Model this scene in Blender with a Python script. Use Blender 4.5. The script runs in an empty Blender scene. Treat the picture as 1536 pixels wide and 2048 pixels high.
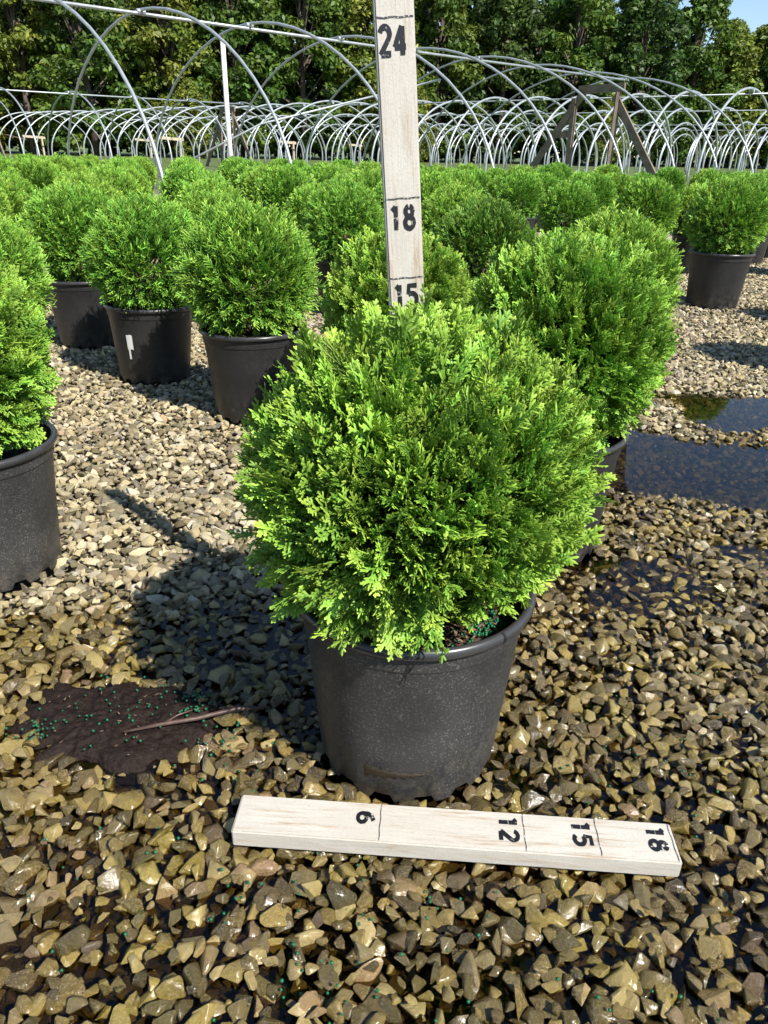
import bpy, bmesh, math, random
import numpy as np
from mathutils import Vector, Matrix

rng = np.random.default_rng(11)
random.seed(5)
R = math.radians
SC = bpy.context.scene
COL = SC.collection

# ------------------------------------------------------------------ camera
CAM_H = 0.66
cam = bpy.data.cameras.new('camera')
cam.sensor_fit = 'VERTICAL'
cam.sensor_height = 24.0
cam.lens = 1480.0 / 2048.0 * 24.0
cam.clip_start = 0.02
cam.clip_end = 2000
cam_ob = bpy.data.objects.new('camera', cam)
COL.objects.link(cam_ob)
cam_ob.matrix_world = Matrix.Translation((0, 0, CAM_H)) @ Matrix.Rotation(R(90 - 26.0), 4, 'X') @ Matrix.Rotation(R(1.3), 4, 'Z')
SC.camera = cam_ob

# ------------------------------------------------------------------ sky + sun
SUN_EL, SUN_X, SUN_Y = 47.0, 0.678, -0.734          # the sun stands behind the photographer's right shoulder
world = bpy.data.worlds.new('World')
SC.world = world
world.use_nodes = True
wn = world.node_tree
bg = wn.nodes['Background']
sky = wn.nodes.new('ShaderNodeTexSky')
sky.sky_type = 'NISHITA'
sky.sun_disc = False
sky.sun_elevation = R(SUN_EL)
sky.sun_rotation = math.atan2(SUN_X, SUN_Y)
sky.altitude = 100
sky.air_density = 1.0
sky.dust_density = 0.15
sky.ozone_density = 2.5
wn.links.new(sky.outputs[0], bg.inputs[0])
bg.inputs[1].default_value = 0.10
sl = bpy.data.lights.new('sun', 'SUN')
sl.energy = 5.0
sl.angle = R(0.5)
sl.color = (1.0, 0.955, 0.88)
so = bpy.data.objects.new('sun', sl)
COL.objects.link(so)
ce, se = math.cos(R(SUN_EL)), math.sin(R(SUN_EL))
so.rotation_euler = Vector((SUN_X * ce, SUN_Y * ce, se)).to_track_quat('Z', 'Y').to_euler()
so.location = (8, -8, 12)
SC.view_settings.view_transform = 'Standard'
SC.view_settings.look = 'None'
SC.view_settings.gamma = 1.0
SC.view_settings.exposure = 0.76
SC.cycles.max_bounces = 5
SC.cycles.diffuse_bounces = 2
SC.cycles.glossy_bounces = 3
SC.cycles.transmission_bounces = 4
SC.cycles.transparent_max_bounces = 8
SC.cycles.sample_clamp_indirect = 6
SC.cycles.caustics_reflective = False
SC.cycles.caustics_refractive = False


# ------------------------------------------------------------------ helpers
def tag(o, label, cat=None, group=None, kind=None):
    o['label'] = label
    if cat:
        o['category'] = cat
    if group:
        o['group'] = group
    if kind:
        o['kind'] = kind
    return o


def link(o, parent=None):
    COL.objects.link(o)
    if parent is not None:
        o.parent = parent
    return o


def empty(name, loc=(0, 0, 0), rz=0.0, s=1.0):
    o = bpy.data.objects.new(name, None)
    o.empty_display_size = 0.05
    o.location = loc
    o.rotation_euler = (0, 0, rz)
    o.scale = (s, s, s)
    return link(o)


def np_mesh(name, v, f, mats=(), smooth=False, col=None, midx=None):
    """mesh from numpy arrays; f is (n,3) or (n,4)"""
    v = np.asarray(v, dtype=np.float32)
    f = np.asarray(f, dtype=np.int32)
    me = bpy.data.meshes.new(name)
    n, k = f.shape
    me.vertices.add(len(v))
    me.vertices.foreach_set('co', v.ravel())
    me.loops.add(n * k)
    me.loops.foreach_set('vertex_index', f.ravel())
    me.polygons.add(n)
    me.polygons.foreach_set('loop_start', np.arange(n, dtype=np.int32) * k)
    me.polygons.foreach_set('loop_total', np.full(n, k, dtype=np.int32))
    if smooth:
        me.polygons.foreach_set('use_smooth', np.ones(n, dtype=bool))
    for m in mats:
        me.materials.append(m)
    if midx is not None:
        me.polygons.foreach_set('material_index', np.asarray(midx, dtype=np.int32))
    if col is not None:
        a = me.color_attributes.new('tone', 'FLOAT_COLOR', 'POINT')
        c = np.ones((len(v), 4), dtype=np.float32)
        c[:, :3] = col
        a.data.foreach_set('color', c.ravel())
    me.update(calc_edges=True)
    me.validate()
    return me


class MB:
    """collects polygons for one mesh object"""
    def __init__(self):
        self.v, self.f = [], []

    def add(self, v, f):
        o = len(self.v)
        self.v += [tuple(p) for p in v]
        self.f += [tuple(i + o for i in q) for q in f]
        return self

    def box(self, c, d, rot=None):
        c, d = Vector(c), Vector(d) / 2
        vs = []
        for x in (-1, 1):
            for y in (-1, 1):
                for z in (-1, 1):
                    p = Vector((x * d.x, y * d.y, z * d.z))
                    if rot is not None:
                        p = rot @ p
                    vs.append(c + p)
        return self.add(vs, [(0, 1, 3, 2), (4, 6, 7, 5), (0, 4, 5, 1), (2, 3, 7, 6), (0, 2, 6, 4), (1, 5, 7, 3)])

    def tube(self, pts, rad, n=8, cap=True):
        pts = [Vector(p) for p in pts]
        if not hasattr(rad, '__len__'):
            rad = [rad] * len(pts)
        vs, fs, up = [], [], None
        for i, p in enumerate(pts):
            t = (pts[min(i + 1, len(pts) - 1)] - pts[max(i - 1, 0)]).normalized()
            if up is None:
                up = t.orthogonal().normalized()
            up = (up - t * up.dot(t)).normalized()
            w = t.cross(up)
            for k in range(n):
                a = 2 * math.pi * k / n
                vs.append(p + (up * math.cos(a) + w * math.sin(a)) * rad[i])
        for i in range(len(pts) - 1):
            for k in range(n):
                fs.append((i * n + k, i * n + (k + 1) % n, (i + 1) * n + (k + 1) % n, (i + 1) * n + k))
        if cap:
            fs.append(tuple(range(n))[::-1])
            fs.append(tuple((len(pts) - 1) * n + k for k in range(n)))
        return self.add(vs, fs)

    def lathe(self, prof, n=48):
        vs, fs = [], []
        for r, z in prof:
            for k in range(n):
                a = 2 * math.pi * k / n
                vs.append((r * math.cos(a), r * math.sin(a), z))
        for i in range(len(prof) - 1):
            for k in range(n):
                fs.append((i * n + k, i * n + (k + 1) % n, (i + 1) * n + (k + 1) % n, (i + 1) * n + k))
        return self.add(vs, fs)

    def mesh(self, name, mat=None, smooth=False):
        me = bpy.data.meshes.new(name)
        me.from_pydata(self.v, [], self.f)
        if mat:
            me.materials.append(mat)
        if smooth:
            me.polygons.foreach_set('use_smooth', [True] * len(me.polygons))
        me.update()
        return me

    def build(self, name, mat=None, parent=None, smooth=False):
        return link(bpy.data.objects.new(name, self.mesh(name, mat, smooth)), parent)


def board_mesh(name, dims, mat, bev=0.0015):
    bm = bmesh.new()
    bmesh.ops.create_cube(bm, size=1.0)
    bmesh.ops.scale(bm, vec=dims, verts=bm.verts)
    bmesh.ops.bevel(bm, geom=list(bm.edges), offset=bev, segments=2, affect='EDGES')
    me = bpy.data.meshes.new(name)
    bm.to_mesh(me)
    bm.free()
    me.materials.append(mat)
    return me


def shade_auto(me, ang=35):
    me.polygons.foreach_set('use_smooth', [True] * len(me.polygons))
    try:
        me.set_sharp_from_angle(angle=R(ang))
    except Exception:
        pass


# ------------------------------------------------------------------ materials
def mat(name):
    m = bpy.data.materials.new(name)
    m.use_nodes = True
    return m, m.node_tree.nodes, m.node_tree.links, m.node_tree.nodes['Principled BSDF']


def nd(ns, t, **kw):
    n = ns.new(t)
    for k, v in kw.items():
        setattr(n, k, v)
    return n


def noise(ns, ls, scale, detail=4, rough=0.55, vec=None, dim='3D'):
    n = ns.new('ShaderNodeTexNoise')
    n.inputs['Scale'].default_value = scale
    n.inputs['Detail'].default_value = detail
    n.inputs['Roughness'].default_value = rough
    if vec is not None:
        ls.new(vec, n.inputs['Vector'])
    return n


def ramp(ns, ls, src, stops):
    r = ns.new('ShaderNodeValToRGB')
    e = r.color_ramp.elements
    while len(e) < len(stops):
        e.new(0.5)
    for i, (p, c) in enumerate(stops):
        e[i].position = p
        e[i].color = (*c, 1) if len(c) == 3 else c
    ls.new(src, r.inputs[0])
    return r


def mix(ns, ls, fac, a, b, blend='MIX'):
    m = ns.new('ShaderNodeMix')
    m.data_type = 'RGBA'
    m.blend_type = blend
    for sock, val in ((m.inputs[0], fac), (m.inputs[6], a), (m.inputs[7], b)):
        if hasattr(val, 'links'):
            ls.new(val, sock)
        elif isinstance(val, (int, float)):
            sock.default_value = val
        else:
            sock.default_value = (*val, 1)
    return m.outputs[2]


def math_n(ns, ls, op, a, b=None, clamp=False):
    m = ns.new('ShaderNodeMath')
    m.operation = op
    m.use_clamp = clamp
    for sock, val in ((m.inputs[0], a), (m.inputs[1], b)):
        if val is None:
            continue
        if hasattr(val, 'links'):
            ls.new(val, sock)
        else:
            sock.default_value = val
    return m.outputs[0]


def bump(ns, ls, src, strength, dist, p):
    b = ns.new('ShaderNodeBump')
    b.inputs['Strength'].default_value = strength
    b.inputs['Distance'].default_value = dist
    ls.new(src, b.inputs['Height'])
    ls.new(b.outputs[0], p.inputs['Normal'])
    return b


def maprange(ns, ls, v, a, b, c=0.0, d=1.0):
    m = ns.new('ShaderNodeMapRange')
    m.interpolation_type = 'SMOOTHSTEP'
    ls.new(v, m.inputs[0])
    for i, x in enumerate((a, b, c, d)):
        m.inputs[i + 1].default_value = x
    return m.outputs[0]


def foliage_mat(name, dark, mid, tip, trans=0.3):
    """scale-leaf sprays: older green at the base of a spray, fresh yellow-green at its tips"""
    m, ns, ls, p = mat(name)
    at = nd(ns, 'ShaderNodeAttribute', attribute_name='tone')
    sep = ns.new('ShaderNodeSeparateColor')
    ls.new(at.outputs['Color'], sep.inputs[0])
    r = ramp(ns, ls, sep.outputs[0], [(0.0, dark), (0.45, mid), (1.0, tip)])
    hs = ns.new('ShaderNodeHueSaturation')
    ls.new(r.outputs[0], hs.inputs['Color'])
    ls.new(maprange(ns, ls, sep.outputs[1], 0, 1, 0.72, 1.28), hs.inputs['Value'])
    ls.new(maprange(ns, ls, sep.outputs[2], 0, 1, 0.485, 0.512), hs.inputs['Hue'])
    oi = ns.new('ShaderNodeObjectInfo')
    hs2 = ns.new('ShaderNodeHueSaturation')
    ls.new(hs.outputs[0], hs2.inputs['Color'])
    ls.new(maprange(ns, ls, oi.outputs['Random'], 0, 1, 0.488, 0.508), hs2.inputs['Hue'])
    c = hs2.outputs[0]
    ls.new(c, p.inputs['Base Color'])
    p.inputs['Roughness'].default_value = 0.5
    p.inputs['Specular IOR Level'].default_value = 0.35
    tr = ns.new('ShaderNodeBsdfTranslucent')
    ls.new(c, tr.inputs[0])
    mx = ns.new('ShaderNodeMixShader')
    mx.inputs[0].default_value = trans
    ls.new(p.outputs[0], mx.inputs[1])
    ls.new(tr.outputs[0], mx.inputs[2])
    ls.new(mx.outputs[0], ns['Material Output'].inputs[0])
    return m


M = {}
M['foliage'] = foliage_mat('thuja_foliage', (0.016, 0.042, 0.008), (0.110, 0.268, 0.028), (0.35, 0.59, 0.080), 0.2)
M['foliage_blue'] = foliage_mat('thuja_foliage_bluish', (0.016, 0.045, 0.012), (0.090, 0.190, 0.024), (0.20, 0.33, 0.042), 0.2)
M['leaf_a'] = foliage_mat('leaf_green', (0.022, 0.048, 0.008), (0.075, 0.140, 0.020), (0.17, 0.25, 0.035), 0.35)
M['leaf_b'] = foliage_mat('leaf_yellow_green', (0.030, 0.058, 0.008), (0.13, 0.185, 0.024), (0.30, 0.34, 0.05), 0.35)
M['leaf_c'] = foliage_mat('leaf_dark_green', (0.018, 0.040, 0.010), (0.055, 0.105, 0.020), (0.11, 0.18, 0.035), 0.35)


def make_pot_mat(name, worn):
    m, ns, ls, p = mat(name)
    tc = ns.new('ShaderNodeTexCoord')
    n1 = noise(ns, ls, 9, 4, 0.6, tc.outputs['Object'])
    n2 = noise(ns, ls, 420, 3, 0.7, tc.outputs['Object'])
    n3 = noise(ns, ls, 60, 5, 0.7, tc.outputs['Object'])
    sx = ns.new('ShaderNodeSeparateXYZ')
    ls.new(tc.outputs['Object'], sx.inputs[0])
    base = ramp(ns, ls, n1.outputs[0], [(0.3, (0.020, 0.020, 0.022)), (0.75, (0.046, 0.045, 0.044))] if worn else [(0.3, (0.014, 0.014, 0.015)), (0.75, (0.024, 0.0235, 0.0235))]).outputs[0]
    dust = math_n(ns, ls, 'MULTIPLY', maprange(ns, ls, n2.outputs[0], 0.54, 0.66), maprange(ns, ls, n1.outputs[0], 0.3, 0.65, 0.15, 0.75))
    c = mix(ns, ls, math_n(ns, ls, 'MULTIPLY', dust, 0.9 if worn else 0.3), base, (0.20, 0.19, 0.165))
    splash = math_n(ns, ls, 'MULTIPLY', maprange(ns, ls, sx.outputs[2], 0.10, 0.0, 0.0, 0.55), maprange(ns, ls, n3.outputs[0], 0.42, 0.7))
    c = mix(ns, ls, splash, c, (0.12, 0.10, 0.075))
    ls.new(c, p.inputs['Base Color'])
    p.inputs['Roughness'].default_value = 0.42
    ls.new(maprange(ns, ls, n3.outputs[0], 0.3, 0.7, 0.36, 0.55), p.inputs['Roughness'])
    p.inputs['Specular IOR Level'].default_value = 0.45
    bump(ns, ls, n2.outputs[0], 0.12, 0.0008, p)
    return m


M['pot'] = make_pot_mat('black_pot_plastic', False)
M['pot_worn'] = make_pot_mat('dusty_pot_plastic', True)


def simple(name, c, rough=0.6, metal=0.0, spec=0.5, var=None, scale=40, bmp=0.0):
    m, ns, ls, p = mat(name)
    p.inputs['Base Color'].default_value = (*c, 1)
    p.inputs['Roughness'].default_value = rough
    p.inputs['Metallic'].default_value = metal
    p.inputs['Specular IOR Level'].default_value = spec
    if var:
        tc = ns.new('ShaderNodeTexCoord')
        n = noise(ns, ls, scale, 5, 0.65, tc.outputs['Object'])
        r = ramp(ns, ls, n.outputs[0], [(0.3, c), (0.7, var)])
        ls.new(r.outputs[0], p.inputs['Base Color'])
        if bmp:
            bump(ns, ls, n.outputs[0], 0.7, bmp, p)
    return m


M['pot_rim'] = simple('pot_rim_plastic', (0.028, 0.028, 0.030), 0.30, var=(0.045, 0.045, 0.046), scale=30)
M['soil'] = simple('potting_soil', (0.035, 0.020, 0.012), 0.9, var=(0.10, 0.062, 0.038), scale=160, bmp=0.004)
M['wet_soil'] = simple('wet_dark_soil', (0.007, 0.004, 0.003), 0.6, spec=0.22, var=(0.022, 0.012, 0.008), scale=150, bmp=0.006)
M['bark_chip'] = simple('bark_chip', (0.11, 0.055, 0.030), 0.8, var=(0.22, 0.14, 0.09), scale=60)
M['bead'] = simple('green_bead', (0.002, 0.075, 0.028), 0.3, var=(0.004, 0.13, 0.050), scale=90)
M['twig'] = simple('wet_twig', (0.055, 0.030, 0.022), 0.4, var=(0.12, 0.075, 0.055), scale=70, bmp=0.001)
M['bark'] = simple('tree_bark', (0.07, 0.052, 0.04), 0.9, var=(0.15, 0.115, 0.09), scale=5, bmp=0.05)
M['stem'] = simple('shrub_stem', (0.06, 0.038, 0.022), 0.8, var=(0.12, 0.075, 0.045), scale=120)
M['steel'] = simple('galvanised_steel', (0.30, 0.33, 0.34), 0.45, 0.45, 0.5, var=(0.46, 0.49, 0.50), scale=7)
M['old_wood'] = simple('weathered_wood', (0.11, 0.085, 0.06), 0.85, var=(0.24, 0.19, 0.14), scale=8)
M['pale_wood'] = simple('pale_lumber', (0.42, 0.33, 0.22), 0.8, var=(0.55, 0.46, 0.33), scale=8)
M['white_pole'] = simple('white_pole', (0.62, 0.61, 0.55), 0.6, var=(0.74, 0.73, 0.68), scale=9)
M['sticker'] = simple('white_sticker', (0.72, 0.72, 0.70), 0.5)
M['mud'] = simple('mud_smear', (0.022, 0.016, 0.010), 0.4, var=(0.052, 0.038, 0.024), scale=120)
M['crack'] = simple('rim_split', (0.004, 0.004, 0.004), 0.9)

# painted wood of the measuring sticks
m, ns, ls, p = mat('white_painted_board')
tc = ns.new('ShaderNodeTexCoord')
mp = ns.new('ShaderNodeMapping')
mp.inputs['Scale'].default_value = (3.0, 42.0, 42.0)
ls.new(tc.outputs['Object'], mp.inputs[0])
gr = noise(ns, ls, 4.0, 6, 0.7, mp.outputs[0])
mp2 = ns.new('ShaderNodeMapping')
mp2.inputs['Scale'].default_value = (1.0, 3.0, 3.0)
ls.new(tc.outputs['Object'], mp2.inputs[0])
bl = noise(ns, ls, 14.0, 5, 0.7, mp2.outputs[0])
fi = noise(ns, ls, 500.0, 3, 0.7, tc.outputs['Object'])
wearf = math_n(ns, ls, 'MULTIPLY', maprange(ns, ls, gr.outputs[0], 0.46, 0.68), maprange(ns, ls, bl.outputs[0], 0.38, 0.62))
c = mix(ns, ls, bl.outputs[0], (0.38, 0.345, 0.285), (0.57, 0.545, 0.49))
c = mix(ns, ls, math_n(ns, ls, 'MULTIPLY', wearf, 0.8), c, (0.30, 0.19, 0.10))
c = mix(ns, ls, math_n(ns, ls, 'MULTIPLY', maprange(ns, ls, fi.outputs[0], 0.52, 0.68), 0.4), c, (0.34, 0.29, 0.22))
ls.new(c, p.inputs['Base Color'])
p.inputs['Roughness'].default_value = 0.62
hh = math_n(ns, ls, 'ADD', gr.outputs[0], math_n(ns, ls, 'MULTIPLY', fi.outputs[0], 0.4))
bump(ns, ls, hh, 0.6, 0.0012, p)
M['board'] = m

# black stencil paint, chipped
m, ns, ls, p = mat('black_stencil_paint')
tc = ns.new('ShaderNodeTexCoord')
n1 = noise(ns, ls, 130, 5, 0.75, tc.outputs['Object'])
n2 = noise(ns, ls, 900, 2, 0.6, tc.outputs['Object'])
f = math_n(ns, ls, 'ADD', n1.outputs[0], math_n(ns, ls, 'MULTIPLY', n2.outputs[0], 0.18))
c = ramp(ns, ls, f, [(0.70, (0.010, 0.010, 0.012)), (0.755, (0.50, 0.47, 0.42))]).outputs[0]
ls.new(c, p.inputs['Base Color'])
p.inputs['Roughness'].default_value = 0.4
M['paint'] = m
m, ns, ls, p = mat('pencil_line')
tc = ns.new('ShaderNodeTexCoord')
n1 = noise(ns, ls, 420, 3, 0.7, tc.outputs['Object'])
ls.new(ramp(ns, ls, n1.outputs[0], [(0.52, (0.035, 0.035, 0.04)), (0.66, (0.5, 0.48, 0.44))]).outputs[0], p.inputs['Base Color'])
p.inputs['Roughness'].default_value = 0.7
M['line'] = m

# gravel stones: dry cream limestone, or wet and olive brown; 'wet', 'rnd' and 'rnb' are per stone
m, ns, ls, p = mat('gravel_stone')
A = {}
for k in ('wet', 'rnd', 'rnb'):
    a = nd(ns, 'ShaderNodeAttribute', attribute_name=k, attribute_type='INSTANCER')
    A[k] = a.outputs['Fac']
geo = ns.new('ShaderNodeNewGeometry')
n1 = noise(ns, ls, 70, 5, 0.7, geo.outputs['Position'])
n2 = noise(ns, ls, 330, 5, 0.75, geo.outputs['Position'])
n3 = noise(ns, ls, 7, 3, 0.6, geo.outputs['Position'])
dry = ramp(ns, ls, A['rnd'], [(0.0, (0.38, 0.30, 0.155)), (0.35, (0.51, 0.43, 0.25)), (0.7, (0.58, 0.50, 0.32)), (0.9, (0.53, 0.485, 0.38)), (1.0, (0.44, 0.31, 0.19))]).outputs[0]
wet = ramp(ns, ls, A['rnd'], [(0.0, (0.085, 0.056, 0.012)), (0.3, (0.185, 0.124, 0.024)), (0.6, (0.28, 0.20, 0.050)), (0.85, (0.37, 0.285, 0.115)), (1.0, (0.23, 0.135, 0.065))]).outputs[0]
alg = mix(ns, ls, math_n(ns, ls, 'MULTIPLY', maprange(ns, ls, n3.outputs[0], 0.45, 0.68), 0.6), wet, (0.27, 0.21, 0.020))
wf = math_n(ns, ls, 'ADD', A['wet'], math_n(ns, ls, 'MULTIPLY', math_n(ns, ls, 'SUBTRACT', n1.outputs[0], 0.5), 0.9))
sepz = ns.new('ShaderNodeSeparateXYZ')
ls.new(geo.outputs['Position'], sepz.inputs[0])
low = maprange(ns, ls, sepz.outputs[2], 0.004, -0.016, 0.0, 0.35)
wf2 = maprange(ns, ls, math_n(ns, ls, 'ADD', wf, math_n(ns, ls, 'MULTIPLY', low, maprange(ns, ls, A['wet'], 0.0, 0.25))), 0.35, 0.65)
c = mix(ns, ls, wf2, dry, alg)
c = mix(ns, ls, math_n(ns, ls, 'MULTIPLY', maprange(ns, ls, n1.outputs[0], 0.45, 0.75), 0.45), c, mix(ns, ls, wf2, (0.40, 0.30, 0.16), (0.060, 0.038, 0.010)))
c = mix(ns, ls, math_n(ns, ls, 'MULTIPLY', maprange(ns, ls, n2.outputs[0], 0.48, 0.66), 0.45), c, mix(ns, ls, wf2, (0.30, 0.25, 0.17), (0.42, 0.32, 0.13)))
hs = ns.new('ShaderNodeHueSaturation')
ls.new(c, hs.inputs['Color'])
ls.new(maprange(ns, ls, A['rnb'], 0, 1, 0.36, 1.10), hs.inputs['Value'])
ls.new(hs.outputs[0], p.inputs['Base Color'])
ls.new(maprange(ns, ls, wf2, 0, 1, 0.85, 0.22), p.inputs['Roughness'])
ls.new(maprange(ns, ls, wf2, 0, 1, 0.25, 0.6), p.inputs['Specular IOR Level'])
ls.new(maprange(ns, ls, wf2, 0, 1, 0.0, 0.7), p.inputs['Coat Weight'])
p.inputs['Coat Roughness'].default_value = 0.08
n4 = noise(ns, ls, 950, 3, 0.7, geo.outputs['Position'])
hsum = math_n(ns, ls, 'ADD', math_n(ns, ls, 'ADD', n2.outputs[0], n1.outputs[0]), math_n(ns, ls, 'MULTIPLY', n4.outputs[0], 0.35))
bs = bump(ns, ls, hsum, 0.8, 0.0042, p)
b2 = ns.new('ShaderNodeBump')
b2.inputs['Strength'].default_value = 0.6
b2.inputs['Distance'].default_value = 0.003
ls.new(n1.outputs[0], b2.inputs['Height'])
ls.new(b2.outputs[0], p.inputs['Coat Normal'])
M['stone'] = m

# ground sheet under and beyond the modelled stones
m, ns, ls, p = mat('gravel_ground')
at = nd(ns, 'ShaderNodeAttribute', attribute_name='tone')
sep = ns.new('ShaderNodeSeparateColor')
ls.new(at.outputs['Color'], sep.inputs[0])
geo = ns.new('ShaderNodeNewGeometry')
vo = ns.new('ShaderNodeTexVoronoi')
vo.inputs['Scale'].default_value = 42
ls.new(geo.outputs['Position'], vo.inputs['Vector'])
vs_ = ns.new('ShaderNodeSeparateColor')
ls.new(vo.outputs['Color'], vs_.inputs[0])
stone = ramp(ns, ls, vs_.outputs[0], [(0, (0.30, 0.25, 0.17)), (0.5, (0.45, 0.40, 0.29)), (1, (0.54, 0.49, 0.38))]).outputs[0]
stone = mix(ns, ls, maprange(ns, ls, vo.outputs['Distance'], 0.35, 0.75), stone, (0.15, 0.12, 0.08))
mudc = ramp(ns, ls, noise(ns, ls, 30, 5, 0.7, geo.outputs['Position']).outputs[0], [(0.3, (0.012, 0.009, 0.006)), (0.7, (0.040, 0.029, 0.016))]).outputs[0]
dryc = (0.16, 0.13, 0.09)
under = mix(ns, ls, sep.outputs[0], dryc, mudc)          # R: wet mud
c = mix(ns, ls, sep.outputs[1], under, stone)            # G: beyond the modelled stones
gn = ramp(ns, ls, noise(ns, ls, 3.0, 6, 0.75, geo.outputs['Position']).outputs[0], [(0.3, (0.05, 0.085, 0.018)), (0.7, (0.12, 0.16, 0.035))]).outputs[0]
c = mix(ns, ls, sep.outputs[2], c, gn)                   # B: grass
ls.new(c, p.inputs['Base Color'])
p.inputs['Roughness'].default_value = 0.9
bump(ns, ls, vo.outputs['Distance'], 0.8, 0.012, p)
M['ground'] = m

# shallow clear water
m, ns, ls, p = mat('puddle_water')
geo = ns.new('ShaderNodeNewGeometry')
nn = noise(ns, ls, 26, 3, 0.5, geo.outputs['Position'])
bp = ns.new('ShaderNodeBump')
bp.inputs['Strength'].default_value = 0.12
bp.inputs['Distance'].default_value = 0.002
ls.new(nn.outputs[0], bp.inputs['Height'])
fr = ns.new('ShaderNodeFresnel')
fr.inputs['IOR'].default_value = 1.45
ls.new(bp.outputs[0], fr.inputs['Normal'])
tb = ns.new('ShaderNodeBsdfTransparent')
dpt = nd(ns, 'ShaderNodeAttribute', attribute_name='tone')
ls.new(mix(ns, ls, dpt.outputs['Fac'], (0.68, 0.58, 0.38), (0.50, 0.47, 0.36)), tb.inputs[0])
gb = ns.new('ShaderNodeBsdfGlossy')
gb.inputs['Roughness'].default_value = 0.02
ls.new(bp.outputs[0], gb.inputs['Normal'])
mx = ns.new('ShaderNodeMixShader')
ls.new(fr.outputs[0], mx.inputs[0])
ls.new(tb.outputs[0], mx.inputs[1])
ls.new(gb.outputs[0], mx.inputs[2])
ls.new(mx.outputs[0], ns['Material Output'].inputs[0])
ns.remove(p)
M['water'] = m


# ------------------------------------------------------------------ terrain fields (metres)
def vnoise(x, y, s, seed):
    r = np.random.default_rng(seed)
    g = r.random((64, 64))
    x, y = np.asarray(x) * s + 17.3, np.asarray(y) * s + 9.1
    xi, yi = np.floor(x).astype(int), np.floor(y).astype(int)
    fx, fy = x - xi, y - yi
    fx, fy = fx * fx * (3 - 2 * fx), fy * fy * (3 - 2 * fy)
    a, b = g[xi % 64, yi % 64], g[(xi + 1) % 64, yi % 64]
    c, d = g[xi % 64, (yi + 1) % 64], g[(xi + 1) % 64, (yi + 1) % 64]
    return (a * (1 - fx) + b * fx) * (1 - fy) + (c * (1 - fx) + d * fx) * fy


def sstep(a, b, x):
    t = np.clip((x - a) / (b - a), 0, 1)
    return t * t * (3 - 2 * t)


def wet_field(x, y):
    """1 where the gravel is soaked: all the front, and the low ground right of the rows"""
    x, y = np.asarray(x, float), np.asarray(y, float)
    edge = np.interp(x, [-1.2, -0.75, -0.45, -0.15, 0.1, 0.35, 0.6, 0.9, 1.4, 2.0], [0.80, 0.98, 1.08, 1.16, 1.22, 1.4, 1.75, 2.05, 2.35, 2.45])
    n = (vnoise(x, y, 3.0, 1) - 0.5) * 0.28 + (vnoise(x, y, 9.0, 2) - 0.5) * 0.16
    return 1 - sstep(-0.26, 0.12, y - edge + n)


def dip_field(x, y):
    """depth factor of the low spots that hold standing water"""
    x, y = np.asarray(x, float), np.asarray(y, float)
    d = np.zeros_like(x)
    for cx, cy, rx, ry, a, w in ((0.72, 1.70, 0.36, 0.23, -18, 1.25), (1.12, 2.12, 0.36, 0.18, 10, 1.25), (0.45, 1.12, 0.16, 0.09, 0, 0.55), (0.72, 1.22, 0.13, 0.05, -20, 0.7),
                                 (-0.14, 0.96, 0.16, 0.11, 20, 0.38), (-0.42, 0.40, 0.09, 0.05, 0, 0.4), (1.0, 1.42, 0.22, 0.06, 5, 0.6), (-0.05, 0.42, 0.12, 0.05, 10, 0.25)):
        ca, sa = math.cos(R(a)), math.sin(R(a))
        u, v = (x - cx) * ca + (y - cy) * sa, -(x - cx) * sa + (y - cy) * ca
        q = np.sqrt((u / rx) ** 2 + (v / ry) ** 2) + (vnoise(x, y, 7, 4) - 0.5) * 0.8
        d = np.maximum(d, w * (1 - sstep(0.65, 1.25, q)))
    return d


WATER_Z = -0.0105

# ------------------------------------------------------------------ ground
xs = np.concatenate([-np.geomspace(600, 4.2, 30), np.linspace(-4, 4, 100), np.geomspace(4.2, 600, 30)])
ys = np.concatenate([-np.geomspace(300, 0.6, 12), np.linspace(-0.4, 8, 110), np.geomspace(8.2, 900, 34)])
gx, gy = np.meshgrid(xs, ys)
gz = -0.030 - 0.012 * dip_field(gx, gy)
far = sstep(5.2, 6.2, gy + 0.3 * (vnoise(gx, gy, 2, 6) - 0.5))
far = np.maximum(far, sstep(3.9, 4.6, np.abs(gx)))
gz = gz + 0.030 * far
W = wet_field(gx, gy)
grass = sstep(11.5, 13.5, gy + 0.4 * np.abs(gx) * 0 + 2 * (vnoise(gx, gy, .6, 7) - .5))
nx, ny = len(xs), len(ys)
idx = np.arange(nx * ny).reshape(ny, nx)
faces = np.stack([idx[:-1, :-1], idx[:-1, 1:], idx[1:, 1:], idx[1:, :-1]], -1).reshape(-1, 4)
gme = np_mesh('ground', np.stack([gx, gy, gz], -1).reshape(-1, 3), faces, [M['ground']], True,
              np.stack([W, far, grass], -1).reshape(-1, 3))
ground = link(bpy.data.objects.new('ground', gme))
tag(ground, 'nursery ground of pale crushed stone, soaked brown at the front', kind='structure')

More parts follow.
